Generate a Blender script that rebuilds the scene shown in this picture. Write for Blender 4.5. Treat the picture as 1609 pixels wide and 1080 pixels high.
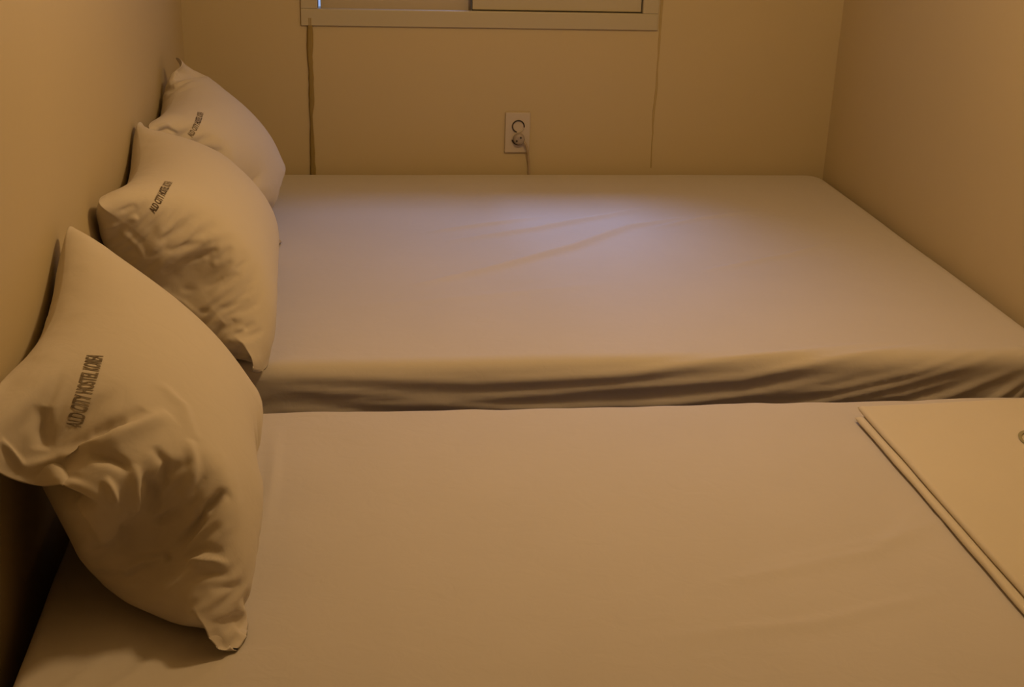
import bpy, math
import numpy as np
from mathutils import Vector, Matrix

for o in list(bpy.data.objects):
    bpy.data.objects.remove(o)
S = bpy.context.scene
COL = S.collection
PI = math.pi
ZB = 0.50                      # height of the back bed's top above the floor

# ------------------------------------------------------------------ camera
CX, CY, CZ = 0.46543, -3.88668, 0.97446 + ZB
YAW, PIT, ROL, FPX = 0.13171, 0.3748, 0.03269, 2050.13
def cam_axes(y, p, r):
    cy, sy, cp, sp, cr, sr = math.cos(y), math.sin(y), math.cos(p), math.sin(p), math.cos(r), math.sin(r)
    f = Vector((sy*cp, cy*cp, -sp)); ri = Vector((cy, -sy, 0)); up = ri.cross(f)
    return cr*ri + sr*up, -sr*ri + cr*up, f
ri, up, fw = cam_axes(YAW, PIT, ROL)
cam = bpy.data.objects.new('camera', bpy.data.cameras.new('camera')); COL.objects.link(cam)
M = Matrix.Identity(4)
for i in range(3):
    M[i][0] = ri[i]; M[i][1] = up[i]; M[i][2] = -fw[i]
M[0][3], M[1][3], M[2][3] = CX, CY, CZ
cam.matrix_world = M
cam.data.sensor_width = 36; cam.data.lens = FPX/1609*36; cam.data.clip_start = 0.02
S.camera = cam

# ------------------------------------------------------------------ world, light, exposure
W = bpy.data.worlds.new('dusk_sky'); S.world = W; W.use_nodes = True
bg = W.node_tree.nodes['Background']; bg.inputs[0].default_value = (0.42, 0.58, 1.0, 1); bg.inputs[1].default_value = 0.8
vs = S.view_settings
vs.view_transform = 'Standard'; vs.look = 'None'; vs.exposure = 0.0; vs.gamma = 1.0; vs.use_curve_mapping = False
ROOM_W, ROOM_D, ROOM_H = 1.955, 4.35, 2.30
LAMP = (1.08, -1.78, 1.93)
ld = bpy.data.lights.new('ceiling_lamp_light', 'POINT'); ld.shadow_soft_size = 0.09
ld.energy = 33; ld.color = (1.0, 0.66, 0.305)
lo = bpy.data.objects.new('ceiling_lamp_light', ld); COL.objects.link(lo); lo.location = LAMP
# daylight arriving through the window opening
wd = bpy.data.lights.new('window_daylight', 'AREA'); wd.shape = 'RECTANGLE'; wd.size = 0.6; wd.size_y = 0.4; wd.spread = math.radians(60)
wd.energy = 3.7; wd.color = (0.36, 0.5, 1.0)
wo = bpy.data.objects.new('window_daylight', wd); COL.objects.link(wo)
wo.location = (1.10, 0.62, ZB+1.42); wo.rotation_euler = (math.radians(-42), 0, 0)

# ------------------------------------------------------------------ materials
def nodes(name):
    m = bpy.data.materials.new(name); m.use_nodes = True
    nt = m.node_tree; return m, nt, nt.nodes['Principled BSDF']
def N(nt, t, **k):
    n = nt.nodes.new(t)
    for a, b in k.items():
        if a in n.inputs.keys(): n.inputs[a].default_value = b
        else: setattr(n, a, b)
    return n
def cloth_mat(name, c, var=0.04, bump=0.12, scale=5.0):
    m, nt, p = nodes(name); L = nt.links.new
    tc = N(nt, 'ShaderNodeTexCoord')
    n1 = N(nt, 'ShaderNodeTexNoise'); n1.inputs['Scale'].default_value = scale; n1.inputs['Detail'].default_value = 4
    L(tc.outputs['Object'], n1.inputs['Vector'])
    mx = N(nt, 'ShaderNodeMix', data_type='RGBA')
    mx.inputs['A'].default_value = (*[v*(1-var) for v in c], 1); mx.inputs['B'].default_value = (*[min(1, v*(1+var)) for v in c], 1)
    L(n1.outputs['Fac'], mx.inputs['Factor']); L(mx.outputs['Result'], p.inputs['Base Color'])
    w = N(nt, 'ShaderNodeTexNoise'); w.inputs['Scale'].default_value = 900; L(tc.outputs['Object'], w.inputs['Vector'])
    w2 = N(nt, 'ShaderNodeTexNoise'); w2.inputs['Scale'].default_value = 22; w2.inputs['Detail'].default_value = 3; w2.inputs['Distortion'].default_value = .6
    L(tc.outputs['Object'], w2.inputs['Vector'])
    b = N(nt, 'ShaderNodeBump'); b.inputs['Strength'].default_value = bump; b.inputs['Distance'].default_value = 0.0006
    L(w.outputs['Fac'], b.inputs['Height'])
    b2 = N(nt, 'ShaderNodeBump'); b2.inputs['Strength'].default_value = 0.35; b2.inputs['Distance'].default_value = 0.004
    L(w2.outputs['Fac'], b2.inputs['Height']); L(b.outputs['Normal'], b2.inputs['Normal']); L(b2.outputs['Normal'], p.inputs['Normal'])
    p.inputs['Roughness'].default_value = 0.88
    p.inputs['Sheen Weight'].default_value = 0.12; p.inputs['Sheen Roughness'].default_value = 0.5
    p.inputs['Specular IOR Level'].default_value = 0.2
    return m
def paint_mat(name, c, rough=0.55, bump=0.1, scale=60, var=.03):
    m, nt, p = nodes(name); L = nt.links.new
    tc = N(nt, 'ShaderNodeTexCoord')
    n0 = N(nt, 'ShaderNodeTexNoise'); n0.inputs['Scale'].default_value = 3.0; n0.inputs['Detail'].default_value = 3
    L(tc.outputs['Object'], n0.inputs['Vector'])
    mx = N(nt, 'ShaderNodeMix', data_type='RGBA')
    mx.inputs['A'].default_value = (*[v*(1-var) for v in c], 1); mx.inputs['B'].default_value = (*[v*(1+var) for v in c], 1)
    L(n0.outputs['Fac'], mx.inputs['Factor']); L(mx.outputs['Result'], p.inputs['Base Color'])
    n1 = N(nt, 'ShaderNodeTexNoise'); n1.inputs['Scale'].default_value = scale; n1.inputs['Detail'].default_value = 5
    L(tc.outputs['Object'], n1.inputs['Vector'])
    b = N(nt, 'ShaderNodeBump'); b.inputs['Strength'].default_value = bump; b.inputs['Distance'].default_value = 0.002
    L(n1.outputs['Fac'], b.inputs['Height']); L(b.outputs['Normal'], p.inputs['Normal'])
    p.inputs['Roughness'].default_value = rough
    return m
M_WALL = paint_mat('cream_wall_paint', (0.52, 0.425, 0.26))
M_WALLR = M_WALL
M_SHEET = cloth_mat('white_cotton_sheet', (0.56, 0.51, 0.46))
M_PIL = cloth_mat('white_pillowcase_cotton', (0.60, 0.535, 0.46))
M_BLK = cloth_mat('cream_blanket_cloth', (0.64, 0.57, 0.45), bump=.3)
M_MATT = cloth_mat('mattress_ticking', (0.55, 0.5, 0.45))
M_INK = paint_mat('faded_black_ink', (0.075, 0.05, 0.03), rough=.9, var=.3)
M_FRAME = paint_mat('cream_window_paint', (0.47, 0.415, 0.30), rough=.4, bump=.04)
def ink_mat():
    m, nt, p = nodes('faded_black_ink'); L = nt.links.new
    tc = N(nt, 'ShaderNodeTexCoord'); n = N(nt, 'ShaderNodeTexNoise'); n.inputs['Scale'].default_value = 14; n.inputs['Detail'].default_value = 5
    L(tc.outputs['Object'], n.inputs['Vector'])
    cr = N(nt, 'ShaderNodeValToRGB'); cr.color_ramp.elements[0].position = .45; cr.color_ramp.elements[1].position = .62
    cr.color_ramp.elements[0].color = (.075, .05, .03, 1); cr.color_ramp.elements[1].color = (.26, .21, .15, 1)
    L(n.outputs['Fac'], cr.inputs['Fac']); L(cr.outputs['Color'], p.inputs['Base Color']); p.inputs['Roughness'].default_value = .9
    return m
M_INK = ink_mat()
M_FRAME2 = paint_mat('greyish_sash', (0.50, 0.43, 0.35), rough=.45, bump=.02)
M_PLAST = paint_mat('aged_white_plastic', (0.53, 0.46, 0.38), rough=.35, bump=.01)
M_GREY = paint_mat('grey_plastic', (0.33, 0.28, 0.25), rough=.4, bump=.01)
M_DARK = paint_mat('dark_shade_and_plug_mark', (0.02, 0.016, 0.012), rough=.5, bump=.01)  # for the plug marks and the painted shade arcs of the outlets
M_CORD = paint_mat('beige_cord_rubber', (0.42, 0.33, 0.24), rough=.5, bump=.01)
M_WOOD = paint_mat('brown_bed_wood', (0.18, 0.10, 0.05), rough=.5)
M_FLOOR = paint_mat('brown_vinyl_floor', (0.22, 0.14, 0.08), rough=.4)
M_FRONT = paint_mat('ambient_cutting_brown', (0.10, 0.06, 0.035), rough=.5)
M_CEIL = paint_mat('cream_ceiling_paint', (0.5, 0.44, 0.30))
M_TAPE = paint_mat('yellowed_tape', (0.27, 0.19, 0.055), rough=.6, bump=.6, scale=40, var=.25)
M_SEAM = paint_mat('yellowed_caulk', (0.42, 0.32, 0.15), rough=.6, bump=.5, scale=40, var=.1)
M_METAL = paint_mat('dark_aluminium', (0.10, 0.11, 0.13), rough=.35, bump=.01)
M_EMB = paint_mat('olive_print', (0.30, 0.27, 0.15), rough=.9, var=.3)
def glass_mat():
    m = bpy.data.materials.new('thin_window_glass'); m.use_nodes = True; nt = m.node_tree
    nt.nodes.remove(nt.nodes['Principled BSDF'])
    t = N(nt, 'ShaderNodeBsdfTransparent'); t.inputs['Color'].default_value = (.85, .88, .9, 1)
    g = N(nt, 'ShaderNodeBsdfGlossy'); g.inputs['Roughness'].default_value = .05
    x = N(nt, 'ShaderNodeMixShader'); x.inputs[0].default_value = .06
    nt.links.new(t.outputs[0], x.inputs[1]); nt.links.new(g.outputs[0], x.inputs[2])
    nt.links.new(x.outputs[0], nt.nodes['Material Output'].inputs['Surface'])
    return m
M_GLASS = glass_mat()
# ------------------------------------------------------------------ mesh helpers
def mesh_obj(name, V, F, mat, parent=None, smooth=True):
    me = bpy.data.meshes.new(name)
    me.from_pydata([tuple(map(float, v)) for v in V], [], [tuple(map(int, f)) for f in F]); me.update()
    me.materials.append(mat)
    if smooth: me.polygons.foreach_set('use_smooth', [True]*len(me.polygons))
    o = bpy.data.objects.new(name, me); COL.objects.link(o)
    if parent: o.parent = parent
    return o
def tag(o, label, cat, group=None):
    o['label'] = label; o['category'] = cat
    if group: o['group'] = group
    return o
def empty(name, loc):
    o = bpy.data.objects.new(name, None); COL.objects.link(o); o.location = loc; o.empty_display_size = .05
    return o
def local(V, parent):
    return np.asarray(V, float) - np.array(parent.location) if parent else np.asarray(V, float)
def boxes(name, bl, mat, parent=None, bevel=0.0, kind=None):
    """list of (x0,x1,y0,y1,z0,z1) boxes joined in one mesh"""
    V, F = [], []
    for (a, b, c, d, e, f) in bl:
        k = len(V)
        V += [(x, y, z) for x in (a, b) for y in (c, d) for z in (e, f)]
        F += [(k, k+1, k+3, k+2), (k+4, k+6, k+7, k+5), (k, k+4, k+5, k+1), (k+2, k+3, k+7, k+6), (k, k+2, k+6, k+4), (k+1, k+5, k+7, k+3)]
    o = mesh_obj(name, local(V, parent), F, mat, parent, smooth=False)
    if bevel:
        md = o.modifiers.new('bevel', 'BEVEL'); md.width = bevel; md.segments = 3
    if kind: o['kind'] = kind
    return o
def tube(name, pts, rad, mat, parent=None, n=10, seg=1):
    pts = [Vector(p) for p in pts]
    if seg > 1:      # catmull-rom
        q = []
        P = [pts[0]*2-pts[1]] + pts + [pts[-1]*2-pts[-2]]
        for i in range(1, len(P)-2):
            for k in range(seg):
                t = k/seg
                q.append(0.5*((2*P[i])+(P[i+1]-P[i-1])*t+(2*P[i-1]-5*P[i]+4*P[i+1]-P[i+2])*t*t+(3*P[i]-P[i-1]-3*P[i+1]+P[i+2])*t**3))
        q.append(pts[-1]); pts = q
    V, F = [], []
    nrm = None
    for i, p in enumerate(pts):
        t = (pts[min(i+1, len(pts)-1)]-pts[max(i-1, 0)]).normalized()
        if nrm is None: nrm = t.orthogonal().normalized()
        nrm = (nrm - t*nrm.dot(t)).normalized(); b = t.cross(nrm)
        r = rad[i*len(rad)//len(pts)] if isinstance(rad, (list, tuple)) else rad
        for k in range(n):
            a = 2*PI*k/n; V.append(p + nrm*(r*math.cos(a)) + b*(r*math.sin(a)))
    for i in range(len(pts)-1):
        for k in range(n):
            F.append((i*n+k, i*n+(k+1) % n, (i+1)*n+(k+1) % n, (i+1)*n+k))
    F.append(tuple(range(n))[::-1]); F.append(tuple((len(pts)-1)*n+k for k in range(n)))
    return mesh_obj(name, local(V, parent), F, mat, parent)
def lathe_y(name, cx, cz, prof, mat, parent=None, n=40, a0=0, a1=2*PI):
    """profile of (radius, y) turned about an axis along y at (cx,cz)"""
    full = abs(a1-a0-2*PI) < 1e-6
    m = n if full else n+1
    V, F = [], []
    for (r, y) in prof:
        for k in range(m):
            a = a0+(a1-a0)*k/n
            V.append((cx+r*math.cos(a), y, cz+r*math.sin(a)))
    for i in range(len(prof)-1):
        for k in range(n):
            F.append((i*m+k, i*m+(k+1) % m, (i+1)*m+(k+1) % m, (i+1)*m+k))
    return mesh_obj(name, local(V, parent), F, mat, parent)
def grid_faces(nu, nv, off=0):
    i, j = np.meshgrid(np.arange(nu-1), np.arange(nv-1), indexing='ij')
    a = (off+i*nv+j).ravel()
    return np.stack([a, a+nv, a+nv+1, a+1], 1)

# ------------------------------------------------------------------ room shell
T = 0.10
RW, RD, RH = ROOM_W, ROOM_D, ROOM_H
WX0, WX1, WZ0, WZ1 = 0.336, 1.386, ZB+0.432, ZB+1.30        # outer edge of window frame
boxes('floor', [(-T, RW+T, -RD-T, T, -T, 0)], M_FLOOR, kind='structure')
boxes('ceiling', [(-T, RW+T, -RD-T, T, RH, RH+T)], M_CEIL, kind='structure')
boxes('wall_left', [(-T, 0, -RD, T, 0, RH)], M_WALL, kind='structure')
boxes('wall_right', [(RW, RW+T, -RD, T, 0, RH)], M_WALL, kind='structure')
boxes('wall_front', [(-T, RW+T, -RD-T, -RD, 0, RH)], M_FRONT, kind='structure')  # unseen wall; its dark finish is made up to cut ambient light
hx0, hx1, hz0, hz1 = WX0+.03, WX1-.03, WZ0+.03, WZ1-.03    # hole in the wall
boxes('wall_back', [(0, hx0, 0, T, 0, RH), (hx1, RW, 0, T, 0, RH), (hx0, hx1, 0, T, 0, hz0), (hx0, hx1, 0, T, hz1, RH)], M_WALL, kind='structure')
# window
FW = 0.048
wf = boxes('window_1', [(WX0, WX1, -.009, .012, WZ0, WZ0+FW), (WX0, WX1, -.009, .012, WZ1-FW, WZ1),
                        (WX0, WX0+FW, -.009, .012, WZ0+FW, WZ1-FW), (WX1-FW, WX1, -.009, .012, WZ0+FW, WZ1-FW),
                        (hx0, hx1, .012, T, hz0, hz0+.012), (hx0, hx1, .012, T, hz1-.012, hz1),
                        (hx0, hx0+.012, .012, T, hz0, hz1), (hx1-.012, hx1, .012, T, hz0, hz1)], M_FRAME, bevel=.0025, kind='structure')
SX = 0.832                                                  # meeting stile
zs = WZ0+FW
boxes('sliding_sash', [(SX, WX1-FW-.003, .004, .022, zs+.003, zs+.055), (SX, SX+.04, .004, .022, zs+.055, WZ1-FW),
     (WX1-FW-.043, WX1-FW-.003, .004, .022, zs+.055, WZ1-FW), (SX+.04, WX1-FW-.043, .004, .022, WZ1-FW-.05, WZ1-FW)], M_FRAME, wf, bevel=.0015)
boxes('glass_pane', [(SX+.04, WX1-FW-.043, .010, .014, zs+.055, WZ1-FW-.05)], M_GLASS, wf)
boxes('sash_frame', [(WX0+FW+.008, SX+.03, .040, .060, zs-.034, zs+.055), (WX0+FW+.008, SX+.03, .040, .060, WZ1-.1, WZ1-.04),
     (WX0+FW+.008, WX0+FW+.05, .040, .060, zs+.055, WZ1-.1), (SX-.01, SX+.03, .040, .060, zs+.055, WZ1-.1)], M_FRAME2, wf, bevel=.0015)
boxes('glass_pane', [(WX0+FW+.05, SX-.01, .048, .052, zs+.055, WZ1-.1)], M_GLASS, wf)
boxes('track_and_light_block', [(WX0+FW-.003, WX0+FW+.0015, .013, .075, zs, WZ1-FW), (SX-.004, SX-.001, .006, .030, zs, WZ1-FW), (SX, WX1-FW+.01, .024, .034, hz0+.012, zs+.02), (WX1-FW-.012, WX1-FW+.006, .024, .034, zs+.02, WZ1-FW)], M_METAL, wf)  # last two boxes are added to block light leaking past the sash

# seams of the wall panel under the window
def strip(name, x0, z0, x1, z1, w, th, mat, seed, wob=.002):
    rng = np.random.RandomState(seed); n = 60
    V, F = [], []
    wb = np.convolve(rng.randn(n+10), np.ones(8)/8, 'same')[:n]*wob*3
    ww = 1+np.convolve(rng.randn(n+10), np.ones(4)/4, 'same')[:n]*.35
    for i in range(n):
        t = i/(n-1); x = x0+(x1-x0)*t+wb[i]; z = z0+(z1-z0)*t
        for (dx, dy) in ((-.5, .001), (-.42, -.6), (-.15, -1), (.0, -.75), (.2, -1), (.42, -.6), (.5, .001)):
            V.append((x+dx*w*ww[i], dy*th if dy < 0 else .001, z))
    m = 7
    for i in range(n-1):
        for k in range(m-1): F.append((i*m+k, i*m+k+1, (i+1)*m+k+1, (i+1)*m+k))
    o = mesh_obj(name, V, F, mat); o['kind'] = 'structure'; return o
strip('trim_1', .361, WZ0+.022, .357, .02, .015, .0105, M_TAPE, 3, wob=.0011)
strip('trim_2', 1.3905, WZ1, 1.394, ZB+.012, .007, .0025, M_SEAM, 5)
boxes('baseboard_back', [(0, RW, -.012, 0, 0, .08)], M_FRAME, kind='structure')

# ceiling lamp (above the picture)
lamp = empty('ceiling_lamp', (LAMP[0], LAMP[1], RH))
tag(lamp, 'round globe ceiling lamp hanging above the front bed', 'lamp')
def lathe_z(name, c, prof, mat, parent, n=40):
    V, F = [], []
    for (r, z) in prof:
        for k in range(n):
            a = 2*PI*k/n; V.append((c[0]+r*math.cos(a), c[1]+r*math.sin(a), z))
    for i in range(len(prof)-1):
        for k in range(n): F.append((i*n+k, i*n+(k+1) % n, (i+1)*n+(k+1) % n, (i+1)*n+k))
    return mesh_obj(name, local(V, parent), F, mat, parent)
lathe_z('lamp_base', LAMP, [(.001, RH-.001), (.07, RH-.001), (.07, RH-.02), (.05, RH-.03), (.012, RH-.035), (.012, RH-.23), (.001, RH-.23)], M_PLAST, lamp)
lathe_z('lamp_socket', LAMP, [(.001, RH-.22), (.05, RH-.22), (.055, RH-.24), (.055, RH-.265), (.001, RH-.265)], M_PLAST, lamp)
lo.location = LAMP       # the glowing globe itself

# ------------------------------------------------------------------ fitted sheets
def seg_crease(S_, T_, pts, w, h, skew=0.0):
    """ridge of height h, half-width w along a polyline in sheet coordinates"""
    best = np.full(S_.shape, 1e9); along = np.zeros(S_.shape); side = np.zeros(S_.shape)
    L = [0]
    for a, b in zip(pts[:-1], pts[1:]): L.append(L[-1]+math.hypot(b[0]-a[0], b[1]-a[1]))
    for k, (a, b) in enumerate(zip(pts[:-1], pts[1:])):
        dx, dy = b[0]-a[0], b[1]-a[1]; l = math.hypot(dx, dy)
        t = np.clip(((S_-a[0])*dx+(T_-a[1])*dy)/(l*l), 0, 1)
        px, py = S_-a[0]-t*dx, T_-a[1]-t*dy
        d = np.hypot(px, py); m = d < best
        best = np.where(m, d, best); along = np.where(m, (L[k]+t*l)/L[-1], along)
        side = np.where(m, np.sign(dx*py-dy*px), side)
    d = best/w
    ww = np.sin(PI*np.clip(along, 0, 1))**.7
    # sharp on one side, soft on the other
    d2 = np.where(side > 0, d*(1+skew), d*(1-skew*.5))
    return h*ww*np.exp(-d2**2)
def smooth_noise(nu, nv, cu, cv, seed):
    rng = np.random.RandomState(seed); g = rng.randn(cu+3, cv+3)
    u = np.linspace(0, cu-1e-6, nu); v = np.linspace(0, cv-1e-6, nv)
    def w(t):
        return np.stack([(1-t)**3, 3*t**3-6*t**2+4, -3*t**3+3*t**2+3*t+1, t**3], -1)/6
    iu = u.astype(int); iv = v.astype(int); wu = w(u-iu); wv = w(v-iv)
    out = np.zeros((nu, nv))
    for a in range(4):
        for b in range(4):
            out += wu[:, a][:, None]*wv[:, b][None, :]*g[np.ix_(iu+a, iv+b)]
    return out
def normals_grid(P):
    du = np.gradient(P, axis=0); dv = np.gradient(P, axis=1)
    n = np.cross(du, dv); return n/np.maximum(np.linalg.norm(n, axis=2, keepdims=True), 1e-9)
def fitted_sheet(name, x0, x1, y0, y1, zt, drop, R, r, creases, parent, seed, h=.0075, wrk=None):
    nx = int((x1-x0+2*drop)/h); ny = int((y1-y0+2*drop)/h)
    s = np.linspace(x0-drop, x1+drop, nx); t = np.linspace(y0-drop, y1+drop, ny)
    S_, T_ = np.meshgrid(s, t, indexing='ij')
    cx = np.clip(S_, x0+R, x1-R); cy = np.clip(T_, y0+R, y1-R)
    dx, dy = S_-cx, T_-cy; d = np.hypot(dx, dy); dd = np.maximum(d, 1e-9)
    ux, uy = dx/dd, dy/dd
    fl = R-r; arc = r*PI/2
    a = np.clip((d-fl)/r, 0, PI/2)
    out = np.where(d < fl, d, fl+r*np.sin(a)); dz = -r*(1-np.cos(a)) - np.maximum(d-fl-arc, 0)
    tuck = np.clip((-dz-.10)/.12, 0, 1)
    out = out - .02*tuck**2
    P = np.stack([cx+ux*out, cy+uy*out, zt+dz], -1)
    n = normals_grid(P)
    disp = smooth_noise(nx, ny, 14, 12, seed)*.0011 + smooth_noise(nx, ny, 40, 34, seed+1)*.00025
    for c in creases:
        disp = disp + seg_crease(S_, T_, *c)
    if wrk is not None: disp = disp + wrk(S_, T_, nx, ny)
    P = P + n*disp[..., None]
    return mesh_obj(name, local(P.reshape(-1, 3), parent), grid_faces(nx, ny), M_SHEET, parent), (S_, T_, P)

YB = -1.5296; YF = -1.6465; ZF = ZB-0.0402
def make_bed(name, x0, x1, y0, y1, zt, th, label, creases, seed, wrk=None, drop=.30, r=.035, R=.07):
    bed = empty(name, ((x0+x1)/2, (y0+y1)/2, 0)); tag(bed, label, 'bed', None)
    fitted_sheet('fitted_sheet', x0, x1, y0, y1, zt, drop, R, r, creases, bed, seed, wrk=wrk)
    e = .02
    boxes('mattress', [(x0+e, x1-e, y0+e, y1-e, zt-th, zt-e)], M_MATT, bed, bevel=.03)
    boxes('bed_base', [(x0+.03, x1-.03, y0+.03, y1-.03, .12, zt-th)], M_WOOD, bed, bevel=.008)
    for lx in (x0+.08, x1-.08):
        for ly in (y0+.08, y1-.08):
            boxes('leg', [(lx-.03, lx+.03, ly-.03, ly+.03, 0, .12)], M_WOOD, bed, bevel=.004)
    return bed
XL = .0455; XR = 1.943
# back bed: long soft creases on top, drawn folds along the side facing the front bed
# side coordinates: T below YB runs down the side
cb = [
 ([(.60, -1.06), (.80, -.94), (1.02, -.78), (1.20, -.60), (1.42, -.49)], .0115, .0125, .8),
 ([(.70, -.72), (.95, -.62), (1.15, -.50), (1.30, -.40)], .010, .010, .8),
 ([(.66, -.64), (.86, -.56), (1.0, -.50)], .009, .008, .6),
 ([(1.25, -.62), (1.42, -.52), (1.6, -.44)], .010, .006, .6),
 ([(1.30, -.98), (1.55, -.86), (1.72, -.74)], .011, .006, .6),
 ([(.45, -1.2), (.75, -1.14), (1.1, -1.05)], .02, .002, .2),
]
def back_wrk(S_, T_, nx, ny):
    d = np.zeros(S_.shape)
    for pts, w, h in [
        ([(.35, -1.535), (.7, -1.556), (1.0, -1.545), (1.35, -1.50), (1.62, -1.45)], .010, .006),
        ([(.55, -1.60), (.9, -1.578), (1.25, -1.558), (1.55, -1.50), (1.75, -1.46)], .009, .006),
        ([(.30, -1.56), (.48, -1.575), (.68, -1.595)], .006, .004),
        ([(.40, -1.58), (.55, -1.60), (.85, -1.615), (1.2, -1.605)], .008, .006),
        ([(.30, -1.60), (.5, -1.625), (.75, -1.63)], .007, .005),
        ([(.45, -1.65), (.8, -1.64), (1.1, -1.645), (1.4, -1.635)], .008, .006),
        ([(.75, -1.665), (1.0, -1.67), (1.3, -1.655)], .007, .005),
        ([(.30, -1.67), (.6, -1.675), (.9, -1.69)], .008, .006),
        ([(1.1, -1.655), (1.35, -1.63), (1.6, -1.575), (1.82, -1.51)], .008, .007),
        ([(1.0, -1.62), (1.25, -1.595), (1.5, -1.555)], .007, .005),
        ([(1.25, -1.60), (1.45, -1.585), (1.62, -1.55), (1.78, -1.50)], .007, .005),
        ([(1.3, -1.69), (1.5, -1.655), (1.7, -1.605), (1.86, -1.54)], .007, .007),
        ([(1.45, -1.62), (1.6, -1.60), (1.72, -1.565)], .006, .005),
        ([(.8, -1.70), (1.1, -1.695), (1.4, -1.67)], .008, .006),
        ([(1.62, -1.72), (1.76, -1.64), (1.88, -1.56)], .007, .009),
        ([(1.70, -1.75), (1.80, -1.68), (1.90, -1.60)], .007, .009),
        ([(1.78, -1.70), (1.83, -1.63), (1.885, -1.57)], .005, .006),
        ([(1.84, -1.48), (1.88, -1.56), (1.90, -1.66)], .010, .008),
        ([(1.90, -1.48), (1.93, -1.58), (1.94, -1.68)], .008, .008),
        ]:
        d += seg_crease(S_, T_, pts, w, h, .5)
    side = np.clip((YB+.0-T_)/.05, 0, 1)
    d += side*smooth_noise(nx, ny, 26, 130, 77)*.0016
    # the corner of the sheet is lifted by its elastic hem
    return d
make_bed('double_bed', XL, XR, YB, -.012, ZB, .20, 'rear double bed against the window wall, under a plain beige sheet', cb, 11, back_wrk)
cf = [
 ([(.95, -2.30), (1.25, -2.22), (1.45, -2.10)], .015, .003, .5),
 ([(.85, -2.42), (1.1, -2.40), (1.35, -2.33)], .014, .002, .4),
 ([(1.05, -2.25), (1.3, -2.18), (1.42, -2.06)], .012, .002, .4),
 ([(.33, -1.72), (.335, -1.9), (.33, -2.1)], .010, .004, .5),
 ([(.12, -2.62), (.16, -2.48), (.26, -2.36)], .012, .004, .4),
 ([(.20, -2.66), (.24, -2.50), (.33, -2.40)], .014, .004, .4),
 ([(.06, -2.60), (.10, -2.48), (.16, -2.38)], .010, .003, .4),
]
def front_wrk(S_, T_, nx, ny):
    d = smooth_noise(nx, ny, 26, 30, 5)*.0006
    e = np.exp(-((T_-(YF-.01))/.02)**2)
    d += e*smooth_noise(nx, ny, 70, 8, 9)*.0018
    return d
make_bed('double_bed', XL-.013, XR, YF-1.35, YF, ZF, .20, 'front double bed nearest the viewer, holding one pillow and a folded blanket', cf, 21, front_wrk, r=.022)

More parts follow.
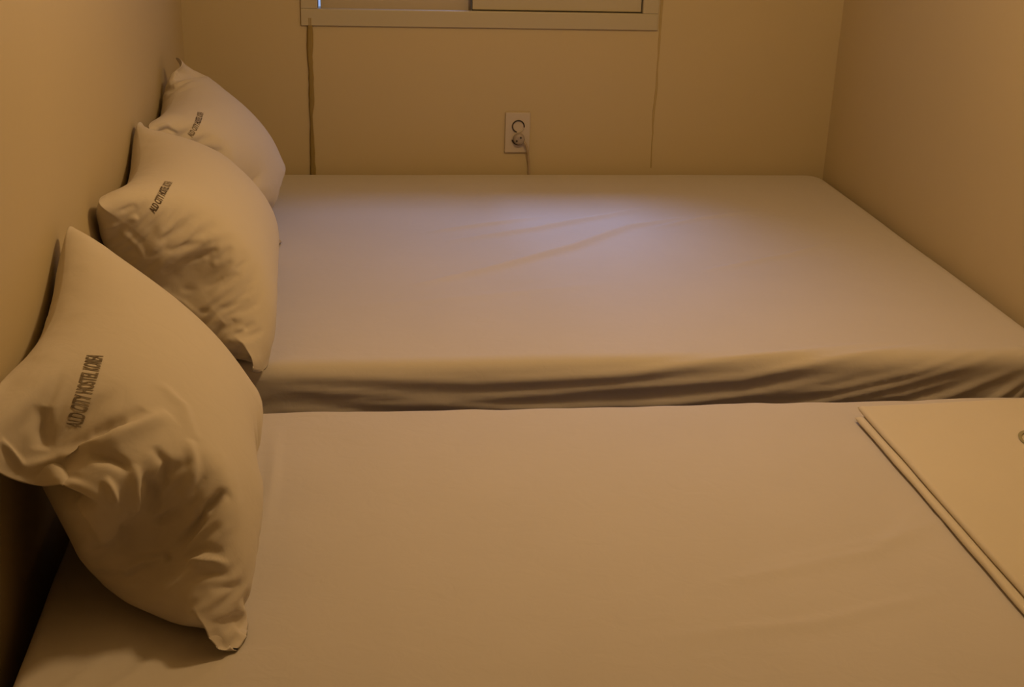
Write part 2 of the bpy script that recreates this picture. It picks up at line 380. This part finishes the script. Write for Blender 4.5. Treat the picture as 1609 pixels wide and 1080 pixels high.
# ------------------------------------------------------------------ pillows: inflated cloth
def inflate(corners, Lu, Lv, nu, nv, lim, top=1.0, near=1.0, far=1.0, iters=260, press=1.0, seed=0, lean=0.0):
    """corners: near-bottom, far-bottom, near-top, far-top. Returns front/back grids (2,nu,nv,3)"""
    BN, BF, TN, TF = [np.array(c, float) for c in corners]
    u = np.linspace(0, 1, nu)[:, None, None]; v = np.linspace(0, 1, nv)[None, :, None]
    mid = (1-u)*(1-v)*BN + u*(1-v)*BF + (1-u)*v*TN + u*v*TF
    nrm = np.cross(BF-BN, TN-BN); nrm /= np.linalg.norm(nrm)      # points to +x,+z or reverse
    if nrm[0] < 0: nrm = -nrm
    rng = np.random.RandomState(seed)
    P = np.stack([mid+nrm*.002, mid-nrm*.002])
    bmask = np.ones((nu, nv), bool); bmask[1:-1, 1:-1] = False
    bulge = (np.sin(PI*u)*np.sin(PI*v))**.6
    P[0] += nrm*.05*bulge; P[1] -= nrm*.03*bulge
    P += rng.randn(*P.shape)*.0008
    Vv = np.zeros_like(P)
    vv = np.linspace(0, 1, nv)[None, None, :, None]; uu = np.linspace(0, 1, nu)[None, :, None, None]
    du = Lu/(nu-1)*(1+(top-1)*vv); dv = Lv/(nv-1)*(near+(far-near)*uu)
    dg = np.sqrt(du**2+dv**2)[:, :-1, :-1]
    pins = [((0, 0), BN), ((-1, 0), BF), ((0, -1), TN), ((-1, -1), TF)]
    def con(A, B, rest, k, only=None):
        d = B-A; l = np.linalg.norm(d, axis=-1, keepdims=True)+1e-9
        c = (l-rest)/l
        if only == 'comp': c = np.minimum(c, 0)
        m = d*c*.5*k
        return m
    dt = 1.0
    for it in range(iters):
        # pressure + gravity
        n0 = normals_grid(P[0]); n1 = normals_grid(P[1])
        if (n0[nu//2, nv//2]@nrm) < 0: n0 = -n0
        if (n1[nu//2, nv//2]@nrm) > 0: n1 = -n1
        pr = press*1.1e-4
        Vv *= .90
        Vv[0] += n0*pr; Vv[1] += n1*pr
        Vv[..., 2] -= .35e-5
        Q = P+Vv
        for sub in range(9):
            for off in (0, 1):
                A = Q[:, off:-1:2]; B = Q[:, off+1::2]; k = min(A.shape[1], B.shape[1])
                m = con(A[:, :k], B[:, :k], du, 1); A[:, :k] += m; B[:, :k] -= m
                A = Q[:, :, off:-1:2]; B = Q[:, :, off+1::2]; k = min(A.shape[2], B.shape[2])
                m = con(A[:, :, :k], B[:, :, :k], dv, 1); A[:, :, :k] += m; B[:, :, :k] -= m
            for ou in (0, 1):
                A = Q[:, ou:-1:2, :-1]; B = Q[:, ou+1::2, 1:]; k = min(A.shape[1], B.shape[1])
                m = con(A[:, :k], B[:, :k], dg[:, ou::2][:, :k], .25)
                A[:, :k] += m*.6; B[:, :k] -= m*.6
                A = Q[:, ou:-1:2, 1:]; B = Q[:, ou+1::2, :-1]; k = min(A.shape[1], B.shape[1])
                m = con(A[:, :k], B[:, :k], dg[:, ou::2][:, :k], .25)
                A[:, :k] += m*.6; B[:, :k] -= m*.6
            # bending (resist folding tighter than a few cm)
            for st in (2, 4, 7):
                A = Q[:, :-st]; B = Q[:, st:]; m = con(A, B, du*st*.95, .16, 'comp'); A += m; B -= m
                A = Q[:, :, :-st]; B = Q[:, :, st:]; m = con(A, B, dv*st*.95, .16, 'comp'); A += m; B -= m
            av = (Q[0]+Q[1])*.5
            Q[0][bmask] = av[bmask]; Q[1][bmask] = av[bmask]
            for (i, j), c in pins:
                Q[:, i, j] = c
            lim(Q)
        Vv = Q-P; P = Q
    return P
def upsample(G, k):
    """Catmull-Rom upsampling of an (nu,nv,3) grid"""
    for ax in (0, 1):
        G = np.moveaxis(G, ax, 0); n = G.shape[0]
        t = np.linspace(0, n-1, (n-1)*k+1); i = np.minimum(t.astype(int), n-2); f = (t-i)[:, None, None]
        p0 = G[np.maximum(i-1, 0)]; p1 = G[i]; p2 = G[i+1]; p3 = G[np.minimum(i+2, n-1)]
        G = .5*(2*p1+(p2-p0)*f+(2*p0-5*p1+4*p2-p3)*f**2+(3*p1-p0-3*p2+p3)*f**3)
        G = np.moveaxis(G, 0, ax)
    return G
def text_grid_mesh(body):
    cu = bpy.data.curves.new('t', 'FONT'); cu.body = body; cu.size = 1.0; cu.offset = .02
    cu.resolution_u = 3; cu.space_character = 1.0
    ob = bpy.data.objects.new('t', cu); COL.objects.link(ob)
    bpy.context.view_layer.update()
    me = bpy.data.meshes.new_from_object(ob.evaluated_get(bpy.context.evaluated_depsgraph_get()))
    V = np.array([v.co[:] for v in me.vertices]); F = [tuple(p.vertices) for p in me.polygons]
    bpy.data.objects.remove(ob); bpy.data.curves.remove(cu); bpy.data.meshes.remove(me)
    V[:, :2] -= V[:, :2].min(0)
    # slice letters so that long strokes follow the cloth
    import bmesh
    bm = bmesh.new(); vs_ = [bm.verts.new(v) for v in V]
    for f in F:
        try: bm.faces.new([vs_[i] for i in f])
        except ValueError: pass
    wmax = V[:, 0].max()
    for x in np.arange(.15, wmax, .15):
        bmesh.ops.bisect_plane(bm, geom=bm.verts[:]+bm.edges[:]+bm.faces[:], plane_co=(x, 0, 0), plane_no=(1, 0, 0))
    for y in np.arange(.15, .8, .15):
        bmesh.ops.bisect_plane(bm, geom=bm.verts[:]+bm.edges[:]+bm.faces[:], plane_co=(0, y, 0), plane_no=(0, 1, 0))
    bm.verts.index_update()
    V = np.array([v.co[:] for v in bm.verts]); F = [tuple(v.index for v in f.verts) for f in bm.faces]
    bm.free(); return V, F
TXT = text_grid_mesh('ALD CITY HOSTEL KOREA')
def pillow(label, corners, Lu, Lv, lim, press, seed, creases, back, text, nu=76, nv=54, iters=240, loc=(0, 0, 0), top=1.0, near=1.0, far=1.0):
    P = inflate(corners, Lu, Lv, nu, nv, lim, iters=iters, press=press, seed=seed, top=top, near=near, far=far)
    # soften the two upper corner tips
    nu_, nv_ = P.shape[1:3]
    uu, vv = np.meshgrid(np.linspace(0, 1, nu_)*Lu, np.linspace(0, 1, nv_)*Lv, indexing='ij')
    w = np.maximum(np.exp(-((uu**2+(vv-Lv)**2)/.05**2)), np.exp(-(((uu-Lu)**2+(vv-Lv)**2)/.05**2)))[None, :, :, None]
    for _ in range(30):
        L = np.zeros_like(P)
        L[:, 1:-1, 1:-1] = (P[:, 2:, 1:-1]+P[:, :-2, 1:-1]+P[:, 1:-1, 2:]+P[:, 1:-1, :-2])/4-P[:, 1:-1, 1:-1]
        for e in (0, -1):
            L[:, 1:-1, e] = (P[:, 2:, e]+P[:, :-2, e])/2-P[:, 1:-1, e]
            L[:, e, 1:-1] = (P[:, e, 2:]+P[:, e, :-2])/2-P[:, e, 1:-1]
        L[:, 0, -1] = (P[:, 1, -1]+P[:, 0, -2])/2-P[:, 0, -1]; L[:, -1, -1] = (P[:, -2, -1]+P[:, -1, -2])/2-P[:, -1, -1]
        P = P+L*w*.5
    K = 3
    A, B = upsample(P[0], K), upsample(P[1], K)
    NU, NV = A.shape[:2]
    U, V_ = np.meshgrid(np.linspace(0, 1, NU), np.linspace(0, 1, NV), indexing='ij')
    nA = normals_grid(A)
    if nA[NU//2, NV//2, 0] < 0: nA = -nA
    edge = np.clip(np.minimum(np.minimum(U, 1-U)*Lu, np.minimum(V_, 1-V_)*Lv)/.02, 0, 1)
    d = np.zeros((NU, NV))
    for c in creases:
        d += seg_crease(U*Lu, V_*Lv, [(a*Lu, b*Lv) for a, b in c[0]], c[1], c[2], c[3] if len(c) > 3 else .3)
    nB = normals_grid(B)
    if nB[NU//2, NV//2, 0] > 0: nB = -nB
    dB = np.zeros((NU, NV))
    for c in back: dB += seg_crease(U*Lu, V_*Lv, [(a*Lu, b*Lv) for a, b in c[0]], c[1], c[2], .3)
    # light crumpling near the seams
    seam = np.exp(-(np.minimum(np.minimum(U, 1-U)*Lu, np.minimum(V_, 1-V_)*Lv)/.05)**2)
    d += seam*smooth_noise(NU, NV, 40, 26, seed+40)*.0012
    B = B+nB*((dB+seam*smooth_noise(NU, NV, 40, 26, seed+50)*.0012)*edge)[..., None]
    A = A+nA*(d*edge)[..., None]
    Q = np.stack([A, B]); lim(Q); A, B = Q
    root = empty('pillow', loc); tag(root, label, 'pillow')
    V = np.concatenate([A.reshape(-1, 3), B.reshape(-1, 3)])
    # weld the shared seam
    idx = np.arange(2*NU*NV); bm_ = np.zeros((NU, NV), bool); bm_[[0, -1]] = True; bm_[:, [0, -1]] = True
    b = np.where(bm_.ravel())[0]; V[b] = (V[b]+V[b+NU*NV])/2; idx[b+NU*NV] = b
    f1 = grid_faces(NU, NV); f2 = idx[grid_faces(NU, NV, NU*NV)][:, ::-1]
    used = np.unique(idx); rm = np.zeros(2*NU*NV, int); rm[used] = np.arange(len(used))
    F = np.concatenate([rm[f1], rm[f2]])
    mesh_obj('pillowcase', local(V[used], root), F, M_PIL, root)
    # stamped lettering that follows the cloth
    u0, v0, u1, v1, hh = text
    TV, TF_ = TXT; w = TV[:, 0].max()
    a = np.array([u0*Lu, v0*Lv]); e = np.array([u1*Lu, v1*Lv]); dirv = e-a; ll = np.linalg.norm(dirv); dirv /= ll
    perp = np.array([-dirv[1], dirv[0]])
    uv = a+np.outer(TV[:, 0]/w*ll, dirv)+np.outer(TV[:, 1]*hh/.73, perp)
    gu = np.clip(uv[:, 0]/Lu, 0, .999)*(NU-1); gv = np.clip(uv[:, 1]/Lv, 0, .999)*(NV-1)
    nA2 = normals_grid(A)
    if nA2[NU//2, NV//2, 0] < 0: nA2 = -nA2
    def samp(G):
        i = gu.astype(int); j = gv.astype(int); fu = (gu-i)[:, None]; fv = (gv-j)[:, None]
        return G[i, j]*(1-fu)*(1-fv)+G[i+1, j]*fu*(1-fv)+G[i, j+1]*(1-fu)*fv+G[i+1, j+1]*fu*fv
    PT = samp(A)+samp(nA2)*.0009
    t = mesh_obj('printed_lettering', local(PT, root), TF_, M_INK, root, smooth=False)
    t['label'] = 'faded black stamped lettering'
    return root, A, B  # grids

CR1 = [([(0.022, 0.855), (0.036, 0.836), (0.049, 0.811), (0.058, 0.792), (0.071, 0.774), (0.084, 0.748), (0.098, 0.717), (0.107, 0.686), (0.124, 0.667), (0.147, 0.654), (0.164, 0.642), (0.187, 0.623), (0.209, 0.604), (0.236, 0.579)], 0.012, 0.013500000000000002), ([(0.164, 0.868), (0.138, 0.855), (0.111, 0.843), (0.089, 0.83), (0.076, 0.824)], 0.01, -0.01215), ([(0.098, 0.585), (0.08, 0.566), (0.058, 0.553), (0.04, 0.535), (0.013, 0.503), (0.0, 0.484)], 0.007, 0.01215), ([(0.049, 0.635), (0.04, 0.61), (0.022, 0.585), (0.004, 0.56)], 0.006, 0.00945), ([(0.08, 0.698), (0.084, 0.667), (0.089, 0.642), (0.089, 0.616), (0.08, 0.585)], 0.009, -0.0108), ([(0.2, 0.503), (0.178, 0.484), (0.16, 0.459), (0.138, 0.44), (0.116, 0.428), (0.093, 0.409)], 0.008, 0.006750000000000001), ([(0.0, 0.346), (0.027, 0.346), (0.053, 0.346), (0.084, 0.352), (0.107, 0.358), (0.129, 0.358), (0.151, 0.358), (0.169, 0.34)], 0.007, -0.013500000000000002), ([(0.013, 0.308), (0.04, 0.296), (0.067, 0.283), (0.084, 0.258), (0.093, 0.239)], 0.006, -0.0054), ([(0.027, 0.283), (0.053, 0.258), (0.071, 0.239), (0.089, 0.208)], 0.005, 0.006750000000000001), ([(0.031, 0.233), (0.049, 0.22), (0.067, 0.208), (0.084, 0.189)], 0.005, -0.004050000000000001), ([(0.04, 0.182), (0.062, 0.17), (0.084, 0.151), (0.102, 0.138)], 0.005, -0.004050000000000001), ([(0.089, 0.553), (0.08, 0.509), (0.062, 0.478), (0.036, 0.453), (0.027, 0.447)], 0.008, -0.00945), ([(0.004, 0.434), (0.027, 0.421), (0.049, 0.415), (0.076, 0.403)], 0.006, -0.008100000000000001), ([(0.147, 0.572), (0.138, 0.547), (0.129, 0.516), (0.107, 0.497), (0.084, 0.478), (0.076, 0.472)], 0.007, -0.006750000000000001), ([(0.12, 0.717), (0.142, 0.698), (0.16, 0.679), (0.182, 0.66), (0.204, 0.648), (0.218, 0.642)], 0.01, -0.008100000000000001), ([(0.311, 0.635), (0.298, 0.61), (0.284, 0.579), (0.276, 0.553), (0.244, 0.528), (0.218, 0.503), (0.204, 0.491)], 0.01, 0.004050000000000001), ([(0.0, 0.101), (0.022, 0.101), (0.049, 0.082), (0.084, 0.044), (0.102, 0.025)], 0.005, -0.004050000000000001), ([(0.062, 0.95), (0.053, 0.906), (0.044, 0.874), (0.031, 0.843)], 0.005, 0.006750000000000001), ([(0.018, 0.585), (0.004, 0.547)], 0.01, -0.006750000000000001)]
CB1 = [([(0.236, 0.717), (0.196, 0.73), (0.16, 0.736), (0.111, 0.742)], 0.012, 0.013500000000000002), ([(0.156, 0.805), (0.173, 0.774), (0.178, 0.761)], 0.01, -0.01215), ([(0.022, 0.34), (0.0, 0.346)], 0.007, -0.013500000000000002), ([(0.08, 0.642), (0.053, 0.616), (0.044, 0.585), (0.049, 0.547), (0.067, 0.497), (0.084, 0.459)], 0.012, 0.008100000000000001), ([(0.107, 0.377), (0.084, 0.377), (0.062, 0.371), (0.04, 0.358), (0.013, 0.346)], 0.005, 0.008100000000000001), ([(0.0, 0.547), (0.022, 0.491), (0.053, 0.44), (0.071, 0.409)], 0.01, -0.006750000000000001)]
CR2 = [([(0.009, 0.899), (0.044, 0.874), (0.062, 0.855)], 0.007, -0.0042), ([(0.004, 0.843), (0.036, 0.824)], 0.006, 0.0042), ([(0.004, 0.66), (0.031, 0.635), (0.062, 0.61), (0.089, 0.579), (0.102, 0.566)], 0.007, -0.0042), ([(0.0, 0.572), (0.031, 0.553), (0.062, 0.528), (0.093, 0.516), (0.111, 0.509)], 0.007, -0.0042), ([(0.004, 0.434), (0.036, 0.415), (0.067, 0.403), (0.098, 0.39), (0.111, 0.384)], 0.007, -0.0028), ([(0.0, 0.321), (0.027, 0.302), (0.058, 0.289), (0.089, 0.277)], 0.006, -0.0034999999999999996), ([(0.0, 0.258), (0.027, 0.239)], 0.006, -0.0042), ([(0.004, 0.208), (0.036, 0.189)], 0.005, 0.0042), ([(0.004, 0.717), (0.031, 0.698), (0.067, 0.673), (0.102, 0.654), (0.12, 0.648)], 0.008, -0.0028)]
CB2 = [([(0.067, 0.874), (0.027, 0.862), (0.0, 0.843)], 0.006, 0.0042), ([(0.036, 0.692), (0.009, 0.673), (0.0, 0.66)], 0.007, -0.0042), ([(0.036, 0.591), (0.0, 0.572)], 0.007, -0.0042), ([(0.044, 0.472), (0.013, 0.447), (0.0, 0.434)], 0.007, -0.0028), ([(0.04, 0.358), (0.004, 0.321)], 0.006, -0.0034999999999999996), ([(0.036, 0.283), (0.004, 0.258), (0.396, 0.126)], 0.006, -0.0042), ([(0.031, 0.233), (0.0, 0.208), (0.329, 0.063)], 0.005, 0.0042), ([(0.129, 0.151), (0.071, 0.119), (0.022, 0.082)], 0.005, -0.0042), ([(0.107, 0.082), (0.098, 0.038)], 0.004, 0.0028), ([(0.08, 0.497), (0.062, 0.44), (0.049, 0.384), (0.04, 0.358)], 0.004, 0.0028), ([(0.031, 0.824), (0.031, 0.755), (0.036, 0.711), (0.031, 0.686)], 0.007, 0.0042), ([(0.049, 0.189), (0.013, 0.157), (0.0, 0.138)], 0.006, -0.0028)]
CR3 = [([(0.0, 0.943), (0.062, 0.906), (0.067, 0.849)], 0.007, -0.008100000000000001), ([(0.044, 0.956), (0.089, 0.912)], 0.006, 0.0054)]
CB3 = []
TX1 = (0.138, 0.761, 0.333, 0.792, 0.021)
TX2 = (0.071, 0.78, 0.231, 0.792, 0.014)
TX3 = (0.098, 0.792, 0.284, 0.818, 0.014)
def lim1(Q):
    np.maximum(Q[..., 0], .006, out=Q[..., 0])
    inb = Q[..., 1] < YF+.02
    Q[..., 2] = np.where(inb, np.maximum(Q[..., 2], ZF+.004), Q[..., 2])
    np.minimum(Q[..., 1], -1.585-.48*Q[..., 0], out=Q[..., 1])
p1 = pillow('front pillow alone on the nearest bed, leaning on the wall, with the largest stamped text',
    [(.301, -2.412, ZF+.012), (.256, -1.755, ZF+.02), (.018, -2.395, ZB+.225), (.018, -1.772, ZB+.376)],
    .80, .505, lim1, .8, 3, CR1, CB1, TX1, loc=(.15, -2.05, ZF), top=.71, far=.95, near=1.05)
def lim2(Q):
    np.maximum(Q[..., 0], .006, out=Q[..., 0])
    np.maximum(Q[..., 2], ZB+.004, out=Q[..., 2])
    np.maximum(Q[..., 1], -1.605, out=Q[..., 1])
    np.minimum(Q[..., 1], -.955+.5*Q[..., 0], out=Q[..., 1])
p2 = pillow('middle pillow of the three, at the near end of the rear bed',
    [(.275, -1.575, ZB+.010), (.268, -.85, ZB+.010), (.018, -1.587, ZB+.334), (.025, -.935, ZB+.350)],
    .77, .50, lim2, .8, 4, CR2, CB2, TX2, loc=(.15, -1.2, ZB), top=.80)
def lim3(Q):
    np.maximum(Q[..., 0], .006, out=Q[..., 0])
    np.maximum(Q[..., 2], ZB+.004, out=Q[..., 2])
    np.minimum(Q[..., 1], -.02, out=Q[..., 1])
    np.maximum(Q[..., 1], -.950+.5*Q[..., 0], out=Q[..., 1])
p3 = pillow('far pillow in the corner by the window wall, partly hidden behind the middle pillow',
    [(.20, -.80, ZB+.012), (.245, -.19, ZB+.012), (.018, -.945, ZB+.33), (.026, -.4923, ZB+.4138)],
    .75, .52, lim3, .8, 5, CR3, CB3, TX3, loc=(.15, -.55, ZB), top=.62)

# ------------------------------------------------------------------ wall socket and plug
sock = empty('wall_socket', (.975, 0, ZB+.061)); tag(sock, 'white double wall socket with a grey plug in its lower outlet', 'socket')
boxes('face_plate', [(.937, 1.013, -.010, .001, ZB+.061, ZB+.184)], M_PLAST, sock, bevel=.003)
for cz in (ZB+.1425, ZB+.1045):
    sc = lathe_y('socket_opening', .9765, cz, [(.0200, -.0101), (.0200, -.0122), (.0165, -.0130), (.0155, -.0115), (.0150, -.003), (.0005, -.003)], M_PLAST, sock)
    lathe_y('socket_recess', .9765, cz, [(.0150, -.0104), (.0148, -.0101), (.0005, -.0101)], M_PLAST, sc)
# dark arcs painted in for the shade round each outlet well
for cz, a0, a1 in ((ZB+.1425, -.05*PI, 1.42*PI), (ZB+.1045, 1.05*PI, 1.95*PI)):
    lathe_y('socket_shade_arc', .9765, cz, [(.0196, -.0118), (.0194, -.0142), (.0162, -.0142), (.0160, -.0118)], M_DARK, sock, a0=a0, a1=a1)
plug = empty('power_plug', (.9765, -.010, ZB+.1045)); tag(plug, 'grey round plug in the lower outlet with its cord hanging behind the rear bed', 'plug')
lathe_y('plug_body', .9785, ZB+.106, [(.0172, -.0125), (.0172, -.026), (.0155, -.030), (.009, -.032), (.0005, -.032)], M_GREY, plug)
for dx, dz in ((.004, .006), (-.008, -.004)):
    lathe_y('plug_mark', .9785+dx, ZB+.106+dz, [(.0026, -.0310), (.0026, -.0335), (.0004, -.0335)], M_DARK, plug, n=14)
tube('cord', [(.985, -.024, ZB+.103), (.998, -.026, ZB+.092), (1.006, -.022, ZB+.070), (1.010, -.014, ZB+.045), (1.014, -.0075, ZB+.015), (1.016, -.0065, ZB-.05)], .0033, M_CORD, plug, seg=8)

# ------------------------------------------------------------------ folded blanket on the front bed
def blanket():
    root = empty('folded_blanket', (1.62, -2.1, ZF)); tag(root, 'folded cream blanket at the foot of the front bed, two fold edges showing', 'blanket')
    def slab(xa, xb, ya, yb, z0, th, seed, skew):
        """one folded layer: closed rounded cross-section swept along y"""
        n = 110; prof = []
        r = th/2
        for k in range(9):
            a = PI/2+PI*k/8; prof.append((r+r*math.cos(a), r+r*math.sin(a)))
        nb = 40
        for k in range(1, nb+1): prof.append((r+(xb-xa-2*r)*k/nb, 0))
        for k in range(1, 8):
            a = -PI/2+PI*k/8; prof.append((xb-xa-r+r*math.cos(a), r+r*math.sin(a)))
        for k in range(nb): prof.append((xb-xa-r-(xb-xa-2*r)*k/nb, 2*r))
        m = len(prof)
        rng = np.random.RandomState(seed)
        wob = smooth_noise(n, 4, 12, 1, seed)[:, 0]*.0018
        hn = smooth_noise(n, m, 12, 8, seed+1)*.0009
        V, F = [], []
        for i in range(n):
            t = i/(n-1)
            # far end rounded off
            for k, (px, pz) in enumerate(prof):
                end = min(t, 1-t)*(yb-ya)
                sq = math.sqrt(max(0, 1-(1-min(1, end/(.6*th)))**2)) if end < .6*th else 1
                y = yb-(yb-ya)*t + (px)*skew
                zz = r+(pz-r)*(.15+.85*sq)
                V.append((xa+px+wob[i]*(1 if px < .1 else .2), y, z0+zz+(hn[i, k] if pz > r else 0)))
        for i in range(n-1):
            for k in range(m): F.append((i*m+k, i*m+(k+1) % m, (i+1)*m+(k+1) % m, (i+1)*m+k))
        F.append(tuple(range(m))); F.append(tuple((n-1)*m+k for k in range(m))[::-1])
        return V, F
    a = slab(1.402, 1.905, -2.56, -1.757, ZF+.003, .011, 1, .06)
    mesh_obj('lower_fold', local(a[0], root), a[1], M_BLK, root)
    b = slab(1.413, 1.905, -2.56, -1.738, ZF+.0145, .012, 2, .06)
    mesh_obj('upper_fold', local(b[0], root), b[1], M_BLK, root)
    # round printed mark, mostly beyond the right edge of the picture
    cx, cy, z = 1.682, -1.915, ZF+.0290
    V, F = [], []
    def ring(r0, r1, a0, a1, n):
        k0 = len(V)
        for i in range(n+1):
            a_ = a0+(a1-a0)*i/n
            V.append((cx+r0*math.cos(a_), cy+1.35*r0*math.sin(a_), z)); V.append((cx+r1*math.cos(a_), cy+1.35*r1*math.sin(a_), z))
        for i in range(n): F.append((k0+2*i, k0+2*i+2, k0+2*i+3, k0+2*i+1))
    ring(.028, .034, 0, 2*PI, 48); ring(.017, .024, .3, 2.6, 20); ring(.017, .024, 3.4, 5.9, 20); ring(.001, .010, 0, 2*PI, 16)
    e = mesh_obj('printed_emblem', local(V, root), F, M_EMB, root, smooth=False); e['label'] = 'olive round printed mark'
    return root
blanket()
